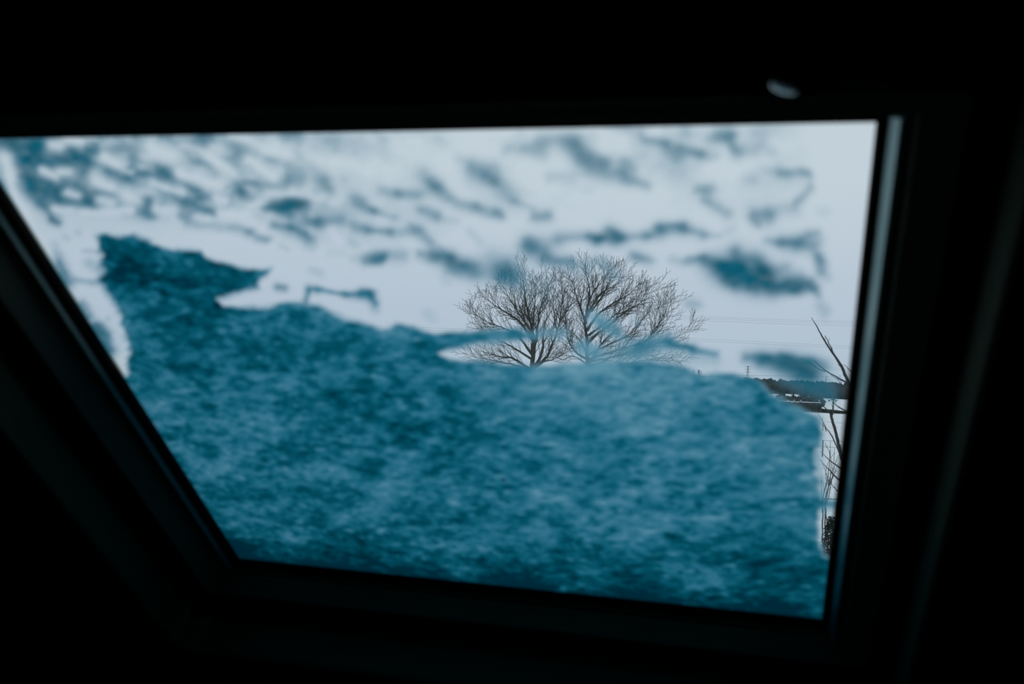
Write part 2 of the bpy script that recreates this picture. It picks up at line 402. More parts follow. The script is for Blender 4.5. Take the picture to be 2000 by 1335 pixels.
ST['streak'] = [(1025,480,1030,495,11,.65),(1030,488,1055,500,11,.65),(1045,480,1090,480,10,.5),(1090,470,1145,470,8,.55),(1150,470,1165,475,7,.6),(1165,475,1210,472,9,.85),(1190,460,1200,475,10,.7),(1060,515,1110,522,9,.6),(1070,508,1085,520,8,.5),
 (1110,525,1140,530,10,.4),(1160,515,1175,520,8,.4),(1180,525,1200,545,10,.35),(1060,500,1070,505,6,.3),(1200,470,1260,470,6,.55),(1260,468,1285,460,8,.65),(1285,452,1330,453,9,.8),(1330,455,1370,465,7,.6),(1370,466,1400,468,4,.35),(1240,510,1265,515,8,.6),(1235,502,1250,512,7,.4)]
ST['patch'] = [(1310,510,1335,520,6,.35),(1345,515,1370,516,6,.6),(1375,520,1410,535,11,.92),(1410,535,1440,545,18,.96),(1435,500,1440,520,11,.75),(1440,540,1475,560,16,.96),(1475,520,1495,545,16,.85),(1420,555,1435,563,8,.85),(1460,568,1475,570,8,.95),(1500,570,1560,572,9,.95),
 (1500,475,1530,485,6,.5),(1530,480,1555,482,11,.75),(1555,485,1585,490,10,.55),(1575,462,1592,460,6,.5),(1570,475,1590,480,10,.4),(1600,505,1605,515,7,.55),(1605,515,1602,535,7,.6),(1605,540,1615,550,6,.3),(1490,545,1510,570,12,.75),(1540,560,1580,560,9,.9),(1560,570,1590,572,7,.75),(1520,540,1535,530,8,.45),(1535,550,1560,545,8,.4),(1588,578,1595,585,4,.5)]
ST['low_patch'] = [(1455,705,1500,708,7,.75),(1490,712,1525,722,13,.88),(1525,710,1545,715,10,.6),(1545,725,1575,730,17,.96),(1560,735,1580,742,10,.96),(1580,715,1610,722,8,.5),(1530,712,1600,730,10,.5),(1565,752,1612,765,14,.55),(1590,765,1622,778,9,.4)]
ST['sheet'] = [(597,575,590,595,5,.85),(600,570,612,573,6,.85),(615,575,670,582,5,.9),(670,582,715,582,7,.9),(705,580,720,585,8,.9),(720,585,730,600,7,.8),(725,600,735,612,5,.4),
 (1245,688,1300,675,14,.85),(1300,680,1350,690,10,.95),(1350,695,1400,700,6,.9),(1215,690,1260,700,16,.6),(1150,625,1175,640,10,.7),(1165,635,1205,655,9,.8),(1200,650,1220,670,6,.45),(1185,625,1200,635,8,.25),(1130,690,1165,705,11,.75),(1140,680,1160,690,9,.65),
 (1160,700,1240,705,12,.5),(1235,630,1250,640,7,.25),(1055,655,1098,658,8,.75),(1290,708,1400,714,8,.35),(160,497,185,500,4,.4),(140,553,190,562,5,.6),(170,520,190,535,7,.4),(1600,995,1660,998,10,.95),(1598,830,1606,1000,7,.5),(185,470,200,468,6,.5)]
POLY = [(190,468),(205,463),(228,471),(255,463),(290,475),(330,492),(385,492),(400,512),(430,520),(480,530),(527,528),(522,545),(507,560),(500,574),(470,582),(425,592),(430,603),(520,605),(560,597),(620,603),(655,622),(700,630),(745,650),(770,640),(800,645),(850,655),(900,652),(1000,650),(1050,656),
 (1045,668),(1000,678),(940,685),(870,691),(855,700),(875,710),(960,717),(1040,722),(1100,715),(1200,712),(1290,716),(1340,726),(1370,738),(1440,738),(1470,746),(1498,770),(1530,785),(1565,799),(1594,817),(1602,850),(1600,900),(1600,960),(1603,1000),(1605,1050),(1612,1090),(1660,1110),(1710,1320),(360,1320),(130,770),(236,742),(245,700),(232,650),(218,600),(200,575),(190,560),(190,530),(182,500)]
HOLES = [(95,290,110,290,12,.85),(125,278,155,285,10,.9),(78,342,100,352,9,.85),(112,343,130,345,10,.85),(195,312,225,328,10,.9),(180,358,212,370,13,.9),(125,382,145,388,9,.8),(190,396,215,402,10,.8),
 (235,385,262,398,12,.8),(105,418,130,420,9,.85),(0,315,14,350,14,.95),(10,350,40,420,10,.95),(40,420,85,500,11,.95),(290,295,335,315,17,.9),(290,365,350,385,8,.8),(345,345,420,370,14,.95),(400,310,450,345,14,.9),(480,320,530,350,14,.95),
 (350,290,385,305,10,.7),(420,395,435,400,10,.9),(430,425,470,430,12,.9),(380,430,400,435,6,.7),(300,415,330,415,12,.8),(490,405,505,400,10,.8),(520,385,570,380,7,.6),(450,270,560,310,12,.8),(235,340,250,345,7,.6),(150,425,250,415,8,.9),
 (600,310,760,350,24,.8),(770,300,860,320,24,.7),(570,380,600,385,8,.6),(640,455,655,475,10,.8)]
cover = np.zeros_like(X); best = np.zeros_like(X); gid = np.zeros(X.shape, int)
GN = ['film', 'streak', 'patch', 'low_patch', 'sheet']
for gi, gname in enumerate(GN):
    cv = np.ones_like(X)
    for x1, y1, x2, y2, hw, t in ST[gname]:
        d_ = seg(x1, y1, x2, y2)
        cv *= 1-min(t*(1 if gname == 'sheet' else .94), .995)*np.exp(-(d_/(hw*(1.35 if gname == 'sheet' else 1.65)))**2.1)
    cv = 1-cv
    if gname == 'sheet':
        ins = np.zeros(X.shape, bool); dm = np.full(X.shape, 1e9)
        for i in range(len(POLY)):
            x1, y1 = POLY[i]; x2, y2 = POLY[(i+1) % len(POLY)]
            dm = np.minimum(dm, np.hypot(*[(lambda t: (wx_-x1-t*(x2-x1), wy_-y1-t*(y2-y1)))(np.clip(((wx_-x1)*(x2-x1)+(wy_-y1)*(y2-y1))/((x2-x1)**2+(y2-y1)**2), 0, 1)) for wx_, wy_ in ((X+nA*32, Y+nB*16),)][0]))
            cond = ((y1 > Y+nB*16) != (y2 > Y+nB*16)) & (X+nA*32 < (x2-x1)*(Y+nB*16-y1)/(y2-y1+1e-9)+x1)
            ins ^= cond
        sd = np.where(ins, dm, -dm)
        a_ = np.clip((sd+8)/17, 0, 1); a_ = a_*a_*(3-2*a_)
        fill = a_*.985
        cv = 1-(1-cv)*(1-fill)
        edge_in = np.clip(sd/60, 0, 1)
    if gname == 'film':
        top = 265+(-.02)*X
        wf = np.clip((900-X)/560, 0, 1)*np.clip((Y-top+20)/20, 0, 1)*np.clip((415+X*.12-Y)/50, 0, 1)
        fl = fbm(.020, 140, 3, 1.5, .35)
        cv = 1-(1-cv)*(1-.82*wf*np.clip((fl-.31)*2.8, 0, 1))
        wf2 = np.clip((Y-top+20)/20, 0, 1)*np.clip((430-Y)/120, 0, 1)*np.clip((1600-X)/100, 0, 1)
        cv = 1-(1-cv)*(1-.36*wf2*np.clip((fbm(.03, 160, 3, 1.5, .3)-.42)*3, 0, 1))
        for x1, y1, x2, y2, hw, t in HOLES:
            cv *= 1-t*np.exp(-(seg(x1, y1, x2, y2)/(hw*1.0))**1.7)
    m_ = cv > best
    gid[m_] = gi; best[m_] = cv[m_]
    cover = 1-(1-cover)*(1-cv)
# local snow depth: control values over the big sheet, blotches by their density
CP = [(350,1000,.8),(1000,1060,.78),(700,1110,1.0),(1250,1170,1.0),(1560,1140,.9),(250,500,.95),(400,560,1.0),(250,640,.92),(600,640,.84),(500,700,.8),(700,760,.82),(330,800,.66),(450,860,.58),(600,900,.62),(850,700,.74),(1000,760,.55),(1100,740,.43),(1200,740,.40),(1300,760,.40),(1400,770,.46),(1500,820,.62),(1580,860,.66),
 (900,850,.74),(1150,860,.7),(1300,850,.56),(1420,870,.5),(1000,960,.7),(1200,950,.62),(1400,960,.55),(1300,1000,.57),(1500,950,.7),(1580,1000,.6),(700,1000,.66),(500,1000,.78),(1500,1060,.86),(1560,1010,.8),(1300,1100,.80),(900,1080,.76),(600,1060,.88),(480,1080,1.0),(1000,1140,.95),(1500,1190,1.0),
 (700,600,.8),(1350,690,.7),(1180,640,.5),(1060,655,.55),(900,665,.72),(1250,690,.55)]
num = 0; den = 0
for x, y, d_ in CP:
    w_ = 1/(((X-x)**2+(Y-y)**2)+900.0)**1.5
    num = num+w_*d_; den = den+w_
dsheet = num/den
grain = .5*(fbm(.016, 50, 4, 1.7, .2)+fbm(.009, 60, 3, 1.5, .2))-.5
grain2 = fbm(.05, 80, 3, 1.6, .3)-.5
fleck = -.20*np.clip((fbm(.011, 300, 2, 1.8, .2)-.66)*5, 0, 1)+.12*np.clip((fbm(.012, 320, 2, 1.6, .1)-.64)*5, 0, 1)
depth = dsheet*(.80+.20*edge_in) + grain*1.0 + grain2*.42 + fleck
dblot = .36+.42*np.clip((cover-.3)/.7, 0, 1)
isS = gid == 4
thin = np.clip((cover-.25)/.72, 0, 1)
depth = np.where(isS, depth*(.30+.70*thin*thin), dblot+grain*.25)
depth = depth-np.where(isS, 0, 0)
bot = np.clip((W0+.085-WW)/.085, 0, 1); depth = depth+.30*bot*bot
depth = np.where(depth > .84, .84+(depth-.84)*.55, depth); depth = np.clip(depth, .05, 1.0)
fine = fbm(.012, 99, 3, 1.5, .2)
cover = np.clip(cover*np.where(isS & (cover > .9), 1.02, 0.86+.28*fine), 0, 1)
cover = np.where(cover < .015, 0, cover)
# sparse thin spots let light straight through the sheet
cover = np.where(isS & (cover > .5), cover-np.clip(grain-.12, 0, 1)*-.0, cover)
def soften(a, k):
    for ax in (0, 1):
        p_ = np.pad(a, [(k, k) if i == ax else (0, 0) for i in (0, 1)], mode='edge')
        c_ = np.cumsum(p_, axis=ax)
        a = (c_[2*k:] - c_[:-2*k])/(2*k) if ax == 0 else (c_[:, 2*k:] - c_[:, :-2*k])/(2*k)
    return a
height = GD+.0050+.0040*soften(soften(cover, 7), 7)+.0012*grain2
keep_cell = (cover[:-1, :-1] + cover[1:, :-1] + cover[:-1, 1:] + cover[1:, 1:]) > .06
# do not run under the frame
def snow_obj(name, gi_set):
    cell = keep_cell & np.isin(gid[:-1, :-1], gi_set)
    iy, ix = np.nonzero(cell)
    q = np.stack([iy*NU+ix, iy*NU+ix+1, (iy+1)*NU+ix+1, (iy+1)*NU+ix], 1)
    uq, inv = np.unique(q.ravel(), return_inverse=True)
    hv = height.ravel()[uq]
    pts = EYE + np.stack([UU.ravel()[uq], WW.ravel()[uq]*VV[1]+hv*NN[1], WW.ravel()[uq]*VV[2]+hv*NN[2]], -1)
    me = bpy.data.meshes.new(name)
    me.vertices.add(len(uq)); me.loops.add(len(q)*4); me.polygons.add(len(q))
    me.vertices.foreach_set('co', pts.ravel())
    me.loops.foreach_set('vertex_index', inv.astype(np.int32).ravel())
    me.polygons.foreach_set('loop_start', np.arange(0, len(q)*4, 4, dtype=np.int32))
    me.update(calc_edges=True)
    for an, arr in (('cover', cover), ('depth', depth)):
        at_ = me.attributes.new(an, 'FLOAT', 'POINT'); at_.data.foreach_set('value', arr.ravel()[uq].astype(np.float32))
    me.materials.append(M['snow']); me.shade_smooth()
    o = bpy.data.objects.new(name, me); C.objects.link(o)
    return o
tag(snow_obj('snow_sheet', [4]), 'large blue snow sheet covering the lower half of the window pane', 'snow')
tag(snow_obj('snow_patch', [2]), 'dark blue snow patch on the glass between the big tree and the right frame', 'snow', 'loose snow patches on the pane')
tag(snow_obj('snow_patch', [1]), 'long thin snow streak on the glass just above the big bare tree', 'snow', 'loose snow patches on the pane')
tag(snow_obj('snow_patch', [3]), 'small snow patch on the glass in front of the wooded hill', 'snow', 'loose snow patches on the pane')
tag(snow_obj('melting_snow', [0]), 'mottled film of melting snow blotches over the upper part of the pane', 'snow', kind='stuff')

# dark leaf fragments caught in the snow
for i, (px, py, r_) in enumerate(((983, 937, .0035), (1350, 1168, .0030))):
    lu, lw = slope_ray(px, py, GD+.005)
    n_ = 9; v = []; 
    for k in range(n_):
        a = 2*math.pi*k/n_; rr = r_*(1+.35*math.sin(3*a+i))
        v.append(S(lu+rr*math.cos(a), lw+rr*.75*math.sin(a), GD+.0047))
    v += [p+NN*.0006 for p in v]
    f = [tuple(range(n_)), tuple(range(2*n_-1, n_-1, -1))]+[(k, (k+1) % n_, (k+1) % n_+n_, k+n_) for k in range(n_)]
    tag(obj('leaf_fragment', v, f, M['leaf']), ('tiny dark leaf fragment in the snow near the middle of the pane', 'tiny dark leaf fragment in the snow by the lower edge of the pane')[i], 'leaf', 'leaf fragments in the snow')

# ------------------------------------------------------------------ land
def ground_z(x, y):
    z = np.interp(y, [0, 260, 450, 600, 900, 1000, 1600], [0, 0, 1.3, 1.3, 5.5, 5.0, -10])
    return z + np.interp(y, [600, 900, 1000], [0, 1, 0])*(-(x-200)*.008)
xs = np.concatenate([np.linspace(-900, -60, 40), np.linspace(-50, 120, 60), np.linspace(130, 900, 50)])
ys = np.concatenate([np.linspace(2.2, 60, 40), np.linspace(64, 300, 60), np.linspace(310, 1600, 90)])
GX, GY = np.meshgrid(xs, ys)
GZ = ground_z(GX, GY)+.06*np.sin(GX*.31)*np.sin(GY*.27)*np.clip((GY-8)/20, 0, 1)
nx = len(xs)
gv = np.stack([GX.ravel(), GY.ravel(), GZ.ravel()], 1)
gf = [(j*nx+i, j*nx+i+1, (j+1)*nx+i+1, (j+1)*nx+i) for j in range(len(ys)-1) for i in range(nx-1)]
tag(obj('ground', gv, gf, M['field'], smooth=True), 'snow-covered fields beyond the window', kind='structure')

# woodland on the ridge
wd = MB()
for k in range(2600):
    yy = random.uniform(625, 900); xx = random.uniform(-.14, .5)*yy
    pxc = xx/yy
    h = random.uniform(5, 9)
    gz = float(ground_z(xx, yy))
    if 0.232 < pxc < 0.246: h *= .55
    wd.blob((xx, yy, gz+h*.45), random.uniform(1.8, 3.4), random.uniform(2, 3.4), h*.55, 7, 5, .10)
tag(wd.build('woodland', M['wood'], smooth=True), 'dark bare woodland along the distant ridge', 'trees', kind='stuff')

# scrub and hedges
def hedge(name, x0, x1, y, h0, h1, label, cap=True, width=1.2, step=.5):
    root = tag(empty(name, (x0, y, float(ground_z(x0, y)))), label, 'hedge')
    r0 = np.array(root.location)
    mb = MB(); cp = MB(); n_ = int((x1-x0)/step)
    for i in range(n_+1):
        x = x0+(x1-x0)*i/n_; h = h0+(h1-h0)*i/n_
        h *= random.uniform(.98, 1.02)
        z = float(ground_z(x, y))
        mb.blob((x-r0[0], random.uniform(-.2, .2), z-r0[2]+h*.5), step*1.1, width*.5, h*.52, 7, 5, .1)
        if cap: cp.blob((x-r0[0], 0, z-r0[2]+h*.985), step*.85, width*.36, .12, 6, 4, .1)
    mb.build('foliage', M['hedge'], root)
    if cap: cp.build('snow_cap', M['snow_cap'], root)
    return root
p = at(1545, 800, 263); q = at(1607, 800, 263)
hedge('hedge', p[0]-22, q[0]-1.0, 263, 2.3, 2.55, 'tall dark hedge with snow along its top edge, across the field', step=.7)
q2 = at(1668, 800, 266)
hedge('hedge', q[0]-1.0, q2[0], 266, 1.1, .6, 'low dark hedge running right from the tall hedge', cap=False, step=.5)
sb = MB(); sp = MB()
for k in range(260):
    px_ = random.uniform(1520, 1606); yy = random.uniform(330, 430)
    x = at(px_, 780, yy)[0]; z = float(ground_z(x, yy)); h = random.uniform(.8, 2.6)
    sb.blob((x, yy, z+h*.45), random.uniform(.7, 1.6), .9, h*.55, 6, 4, .25)
    if random.random() < .5: sb_ = (x+random.uniform(-.5, .5), yy-.75, z+h*random.uniform(.5, .9)); sp.blob(sb_, .35, .2, .12, 5, 3, .2)
scr = tag(sb.build('scrub', M['hedge']), 'scrubby bushes dusted with snow below the wooded hill', 'bushes', kind='stuff')
sc_ = sp.build('snow_dusting', M['snow_cap'], scr); sc_['kind'] = 'stuff'

# van, car, cottages
def gable_house(x, y, w, d, h, label, group):
    z = float(ground_z(x, y))
    root = tag(empty('shed', (x, y, z)), label, 'shed', group)
    b = MB().box((-w/2, -d/2, 0), (w/2, d/2, h))
    n = len(b.v); b.v += [(-w/2, -d/2, h), (-w/2, d/2, h), (-w/2, 0, h+d*.42), (w/2, -d/2, h), (w/2, d/2, h), (w/2, 0, h+d*.42)]
    b.f += [(n, n+1, n+2), (n+5, n+4, n+3)]
    b.build('wall', M['brick'], root)
    r_ = MB()
    for s in (-1, 1):
        n = len(r_.v); e_ = .35
        a = [(-w/2-e_, s*(d/2+.4), h-.25), (w/2+e_, s*(d/2+.4), h-.25), (w/2+e_, 0, h+d*.42+.1), (-w/2-e_, 0, h+d*.42+.1)]
        r_.v += a+[(p_[0], p_[1], p_[2]+.18) for p_ in a]
        r_.f += [(n, n+1, n+2, n+3), (n+7, n+6, n+5, n+4), (n, n+4, n+5, n+1), (n+1, n+5, n+6, n+2), (n+2, n+6, n+7, n+3), (n+3, n+7, n+4, n)]
    r_.build('roof', M['snow_cap'], root)
    MB().box((w*.3, -.4, h+d*.25), (w*.3+.9, .4, h+d*.42+1.1)).build('chimney', M['brick'], root)
    for i in (-1, 1):
        MB().box((i*w*.25-.5, -d/2-.05, h*.45), (i*w*.25+.5, -d/2-.01, h*.85)).build('window', M['car_glass'], root)
    return root
x = at(1541, 772, 600)[0]; gable_house(x, 600, 3.2, 2.4, 1.0, 'small shed with snowy roof under the wooded hill, nearer the van', 'sheds below the wood')
x = at(1556, 772, 610)[0]; gable_house(x, 606, 2.2, 2.0, 1.0, 'smaller shed with snowy roof, right of the other one below the wood', 'sheds below the wood')

def vehicle(kind, px, Yd, L, H, label, paint):
    x = at(px, 780, Yd)[0]; z = float(ground_z(x, Yd))
    root = tag(empty(kind, (x, Yd, z)), label, 'vehicle' if kind == 'van' else 'car')
    if kind == 'van':
        pr = [(-.5, .25), (-.5, .55), (-.42, .62), (-.30, .95), (-.22, 1.0), (.48, 1.0), (.5, .95), (.5, .25)]
    else:
        pr = [(-.5, .3), (-.49, .55), (-.28, .62), (-.12, .97), (.0, 1.0), (.22, .98), (.36, .66), (.49, .62), (.5, .3)]
    W_ = 1.8; k = len(pr)
    v = [(a*L, -W_/2, b*H) for a, b in pr]+[(a*L, W_/2, b*H) for a, b in pr]
    f = [tuple(range(k)), tuple(range(2*k-1, k-1, -1))]+[(i, i+k, (i+1) % k+k, (i+1) % k) for i in range(k)]
    obj('body', v, f, paint, root)
    if kind == 'car':
        MB().box((-.13*L, -W_/2-.01, .66*H), (.03*L, W_/2+.01, .92*H)).build('side_window', M['car_glass'], root)
        MB().box((.06*L, -W_/2-.01, .66*H), (.24*L, W_/2+.01, .9*H)).build('side_window', M['car_glass'], root)
        MB().box((.47*L, -W_/2-.02, .45*H), (.505*L, W_/2+.02, .6*H)).build('tail_lamp', M['tail'], root)
    else:
        MB().box((-.36*L, -W_/2-.01, .62*H), (-.26*L, W_/2+.01, .88*H)).build('cab_window', M['car_glass'], root)
    for a in (-.32, .32):
        for s in (-1, 1):
            MB().tube([(a*L, s*(W_/2-.2), .32), (a*L, s*(W_/2+.02), .32)], [.32, .32], 12).build('wheel', M['tyre'], root)
    return root
vehicle('van', 1512, 560, 5.2, 2.0, 'white van parked below the wooded hill', M['white_paint'])
vehicle('car', 1626, 478, 4.5, 1.5, 'pale blue car on the far road at the edge of the field', M['car_paint'])

# ------------------------------------------------------------------ power lines and pylon
def wire(pts, Yd, r_, label, group, name='power_line'):
    # smooth curve through the given points, carried on to both sides of the view
    P_ = [at(a, b, Yd) for a, b in pts]
    xs_ = np.array([p_[0] for p_ in P_]); zs_ = np.array([p_[2] for p_ in P_])
    co = np.polyfit(xs_, zs_, 2 if len(pts) > 2 else 1)
    x_ = np.linspace(xs_[0], xs_[-1], 24)
    mb = MB().tube([(a, Yd, float(np.polyval(co, a))) for a in x_], [r_]*24, 4)
    return tag(mb.build(name, M['wire']), label, 'power line', group)
GRP = 'overhead power lines crossing the sky'
for i, (dy, nm) in enumerate(((0, 'topmost'), (3.5, 'second'), (8, 'third'))):
    wire([(1180, 607+dy), (1380, 618+dy), (1520, 624+dy), (1700, 628+dy*1.0)], 300, .016, nm + ' wire of the upper set of power lines right of the tree', GRP)
for i, (dy, nm) in enumerate(((0, 'upper'), (4, 'lower'))):
    wire([(300, 624+dy), (560, 631+dy), (760, 636+dy), (980, 643+dy), (1240, 656+dy), (1420, 666+dy), (1520, 671+dy), (1700, 678+dy), (1900, 686+dy)], 300, .016, nm + ' wire of the middle pair of power lines, passing behind the trees', GRP)
for i, (dy, nm) in enumerate(((0, 'upper'), (4, 'lower'))):
    wire([(1461, 716+dy), (1600, 718+dy), (1700, 719+dy)], 450, .02, nm + ' wire of the lowest pair above the wooded hill', GRP)
wire([(1260, 729), (1380, 731), (1461, 733), (1620, 735)], 850, .075, 'lone thin wire reaching the distant pylon', GRP)
pt = at(1461, 714, 850); pb = float(ground_z(pt[0], 850))
pyl = tag(empty('pylon', (pt[0], 850, pb)), 'distant steel lattice pylon on the ridge', 'pylon')
H_ = pt[2]-pb
def ld(t): return 2.6*(1-t)**1.3+.45
for sx in (-1, 1):
    for sy in (-1, 1):
        MB().tube([(sx*ld(t)/2, sy*ld(t)/2, t*H_) for t in np.linspace(0, 1, 6)], [.13]*6, 4).build('leg', M['galv'], pyl)
br = MB()
for i in range(8):
    t0, t1 = i/8, (i+1)/8
    for sy in (-1, 1):
        br.tube([(-ld(t0)/2, sy*ld(t0)/2, t0*H_), (ld(t1)/2, sy*ld(t1)/2, t1*H_)], [.07, .07], 3)
        br.tube([(ld(t0)/2, sy*ld(t0)/2, t0*H_), (-ld(t1)/2, sy*ld(t1)/2, t1*H_)], [.07, .07], 3)
br.build('bracing', M['galv'], pyl)
for t in (.72, .84, .96):
    MB().tube([(-2.6, 0, t*H_), (0, 0, t*H_+.25), (2.6, 0, t*H_)], [.09, .16, .09], 4).build('cross_arm', M['galv'], pyl)

for i, (px, y0, r_) in enumerate(((1355, 722, .05), (1365, 722, .13), (1369, 724, .05))):
    tp = at(px, y0, 180); z = float(ground_z(tp[0], 180))
    mb = MB().tube([(0, 0, 0), (0, 0, (tp[2]-z)*.5), (0, 0, tp[2]-z)], [r_*1.3, r_*1.15, r_], 8)
    o = mb.build('utility_pole', M['post']); o.location = (tp[0], 180, z)
    tag(o, ('thin pole, leftmost of three beside the right end of the tree', 'thick pole, middle of three beside the right end of the tree', 'thin pole, rightmost of three beside the right end of the tree')[i], 'pole', 'poles right of the tree')

# wire fences in the near field
def fence(Yd, x0, x1, h, step, wires, label):
    root = tag(empty('wire_fence', (x0, Yd, float(ground_z(x0, Yd)))), label, 'fence')
    L = x1-x0
    n_ = int(L/step)
    for i in range(n_+1):
        MB().tube([(i*step, 0, -.1), (i*step, 0, h)], [.05, .045], 6).build('fence_post', M['post'], root)
    for hh in wires:
        MB().tube([(t*L, 0, hh*h-.02*math.sin(t*n_*math.pi)**2) for t in np.linspace(0, 1, 30)], [.012]*30, 4).build('fence_wire', M['wire'], root)
    return root
x0 = at(1607, 870, 83)[0]
fence(83, x0-15, x0+15, 1.3, 3.0, (.98, .6), 'nearer wire fence with thin posts across the snowy field')
x0 = at(1607, 840, 140)[0]
fence(140, x0-20, x0+24, 1.2, 4.0, (.98,), 'farther wire fence across the snowy field')

# ------------------------------------------------------------------ bare trees
def smooth_path(pts, n):
    pts = np.array(pts, float)
    seg_ = np.r_[0, np.cumsum(np.linalg.norm(np.diff(pts, axis=0), axis=1))]
    t = np.linspace(0, seg_[-1], n)
    # Catmull-like: interpolate then relax
    q = np.stack([np.interp(t, seg_, pts[:, i]) for i in range(3)], 1)
    for _ in range(2):
        q[1:-1] = .25*q[:-2]+.5*q[1:-1]+.25*q[2:]
    return q

def grow(mb, p0, d0, length, r0, level, up, tip, spread=.6):
    """a branch that bends upwards and throws alternate side shoots"""
    n_ = max(4, int(length/.24)); 
    p_ = np.array(p0, float); d_ = np.array(d0, float); d_ /= np.linalg.norm(d_)
    pts = [p_.copy()]; sl = length/n_
    for i in range(n_):
        d_ = d_ + np.array([random.gauss(0, .055), random.gauss(0, .055), random.gauss(0, .045)+up])
        d_ /= np.linalg.norm(d_)
        p_ = p_+d_*sl; pts.append(p_.copy())
    rr = [r0*(1-i/n_)**.8*(1-tip/r0)+tip if r0 > tip else tip for i in range(n_+1)]
    mb.tube(pts, rr, 4 if r0 > .02 else 3)
    if level > 0:
        shoots(mb, np.array(pts), rr, level, up, tip, spread, start=.15)

def shoots(mb, q, rr, level, up, tip, spread, start=.2, dens=1.0, lmul=1.0):
    L = float(np.sum(np.linalg.norm(np.diff(q, axis=0), axis=1)))
    gap = {3: .26, 2: .19, 1: .15}[level]/dens
    cnt = max(1, int(L*(1-start)/gap)); side = random.choice((-1, 1))
    for k in range(cnt):
        t = start+(1-start)*(k+random.uniform(.2, .8))/cnt
        i = min(int(t*(len(q)-1)), len(q)-2); f_ = t*(len(q)-1)-i
        p_ = q[i]*(1-f_)+q[i+1]*f_
        d_ = q[i+1]-q[i]; d_ /= np.linalg.norm(d_)
        ax = np.array([random.gauss(0, .5), side, random.gauss(0, .5)]); side = -side
        perp = np.cross(d_, ax); perp /= (np.linalg.norm(perp)+1e-6)
        an = random.uniform(.30, .70)
        nd = d_*math.cos(an)+perp*math.sin(an)
        base = {3: 2.0, 2: 1.45, 1: .6}[level]*lmul
        ln = base*random.uniform(.55, 1.15)*(1.05-.55*t)
        r_ = max(tip, min(rr[i]*.6, {3: .035, 2: .018, 1: tip}[level]))
        grow(mb, p_, nd, ln, r_, level-1, up, tip, spread)

def bare_tree(name, label, Yd, base_px, trunk_top, limbs, r_trunk, tip, group=None):
    b0 = at(*base_px, Yd); b0[2] = float(ground_z(b0[0], Yd))
    root = tag(empty(name, tuple(b0)), label, 'tree', group)
    tt = at(*trunk_top, Yd)
    pth = smooth_path([b0, (b0*.5+tt*.5)+np.array([.08, 0, 0]), tt], 14)
    mb = MB(); rr = np.linspace(r_trunk*1.25, r_trunk*.8, 14); rr[0] *= 1.35; rr[1] *= 1.1
    mb.tube([p_-b0 for p_ in pth], list(rr), 10).build('trunk', M['bark'], root, True)
    for pts, r0, dy, dens in limbs:
        k = len(pts); pts = [(1094+(a-1094)*(.95 if a > 1094 else .885), 720+(b-720)*.93) for a, b in pts]
        P_ = [at(a, b, Yd+dy*(i/(k-1))) for i, (a, b) in enumerate(pts)]
        L = sum(np.linalg.norm(P_[i+1]-P_[i]) for i in range(k-1))
        q = smooth_path(P_, max(8, int(L/.22)))-b0
        n_ = len(q)
        q[2:] += np.cumsum(np.random.default_rng(int(pts[-1][0]+pts[-1][1])).normal(0, .018, (n_-2, 3)), 0)
        rr = [max(tip, 1.0*r0*(1-.93*(i/(n_-1))**.75)) for i in range(n_)]
        mb = MB(); mb.tube(q, rr, 6)
        shoots(mb, q, rr, 2, .07, tip, .6, start=.12, dens=dens, lmul=1.0)
        shoots(mb, q, rr, 3, .075, tip, .6, start=.3, dens=.32*dens, lmul=.8)
        mb.build('limb', M['bark'], root)
    return root

LEFT = [
 ([(1032,722),(1033,690),(1034,644),(1026,607),(1022,575),(1019,545),(1016,520)], .15, .3, 1.1),
 ([(1033,660),(1024,645),(1008,626),(995,615),(973,604),(948,588),(926,561)], .11, 1.2, 1.0),
 ([(1033,650),(1026,632),(1013,618),(1002,604),(990,585),(977,566),(968,548)], .10, -1.2, 1.0),
 ([(1034,648),(1018,628),(1010,600),(1003,575),(1000,552)], .07, 1.6, .9),
 ([(1032,690),(1005,655),(977,638),(941,629),(917,617),(903,604),(897,588)], .085, -1.0, .85),
 ([(1032,700),(985,672),(950,655),(937,648),(915,630),(901,610),(893,600)], .07, 1.5, .7),
 ([(1034,700),(1040,665),(1043,640),(1049,615),(1050,600),(1057,575),(1064,552),(1070,534)], .11, .8, 1.1),
 ([(1034,640),(1034,610),(1040,580),(1044,550),(1046,528)], .07, -1.5, .9),
 ([(1030,722),(1011,711),(997,700),(966,694),(941,687),(921,683)], .10, .9, 1.0),
 ([(1028,725),(1000,712),(970,708),(935,700),(905,697),(880,690)], .07, -1.3, .8),
 ([(1031,722),(1047,705),(1053,685),(1059,665),(1058,644),(1062,622),(1075,598)], .13, -.6, .7),
 ([(1033,722),(1044,712),(1060,700),(1070,690),(1080,665),(1088,644),(1096,617),(1100,590),(1106,562),(1112,545)], .11, .8, 1.1),
 ([(1045,710),(1070,700),(1095,690),(1115,672),(1130,668)], .05, 1.0, .8),
 ([(1088,644),(1082,620),(1077,595),(1080,565),(1077,545)], .055, -1.0, 1.0),
 ([(1096,617),(1107,600),(1118,580),(1126,560),(1128,545)], .055, 1.2, 1.0),
]
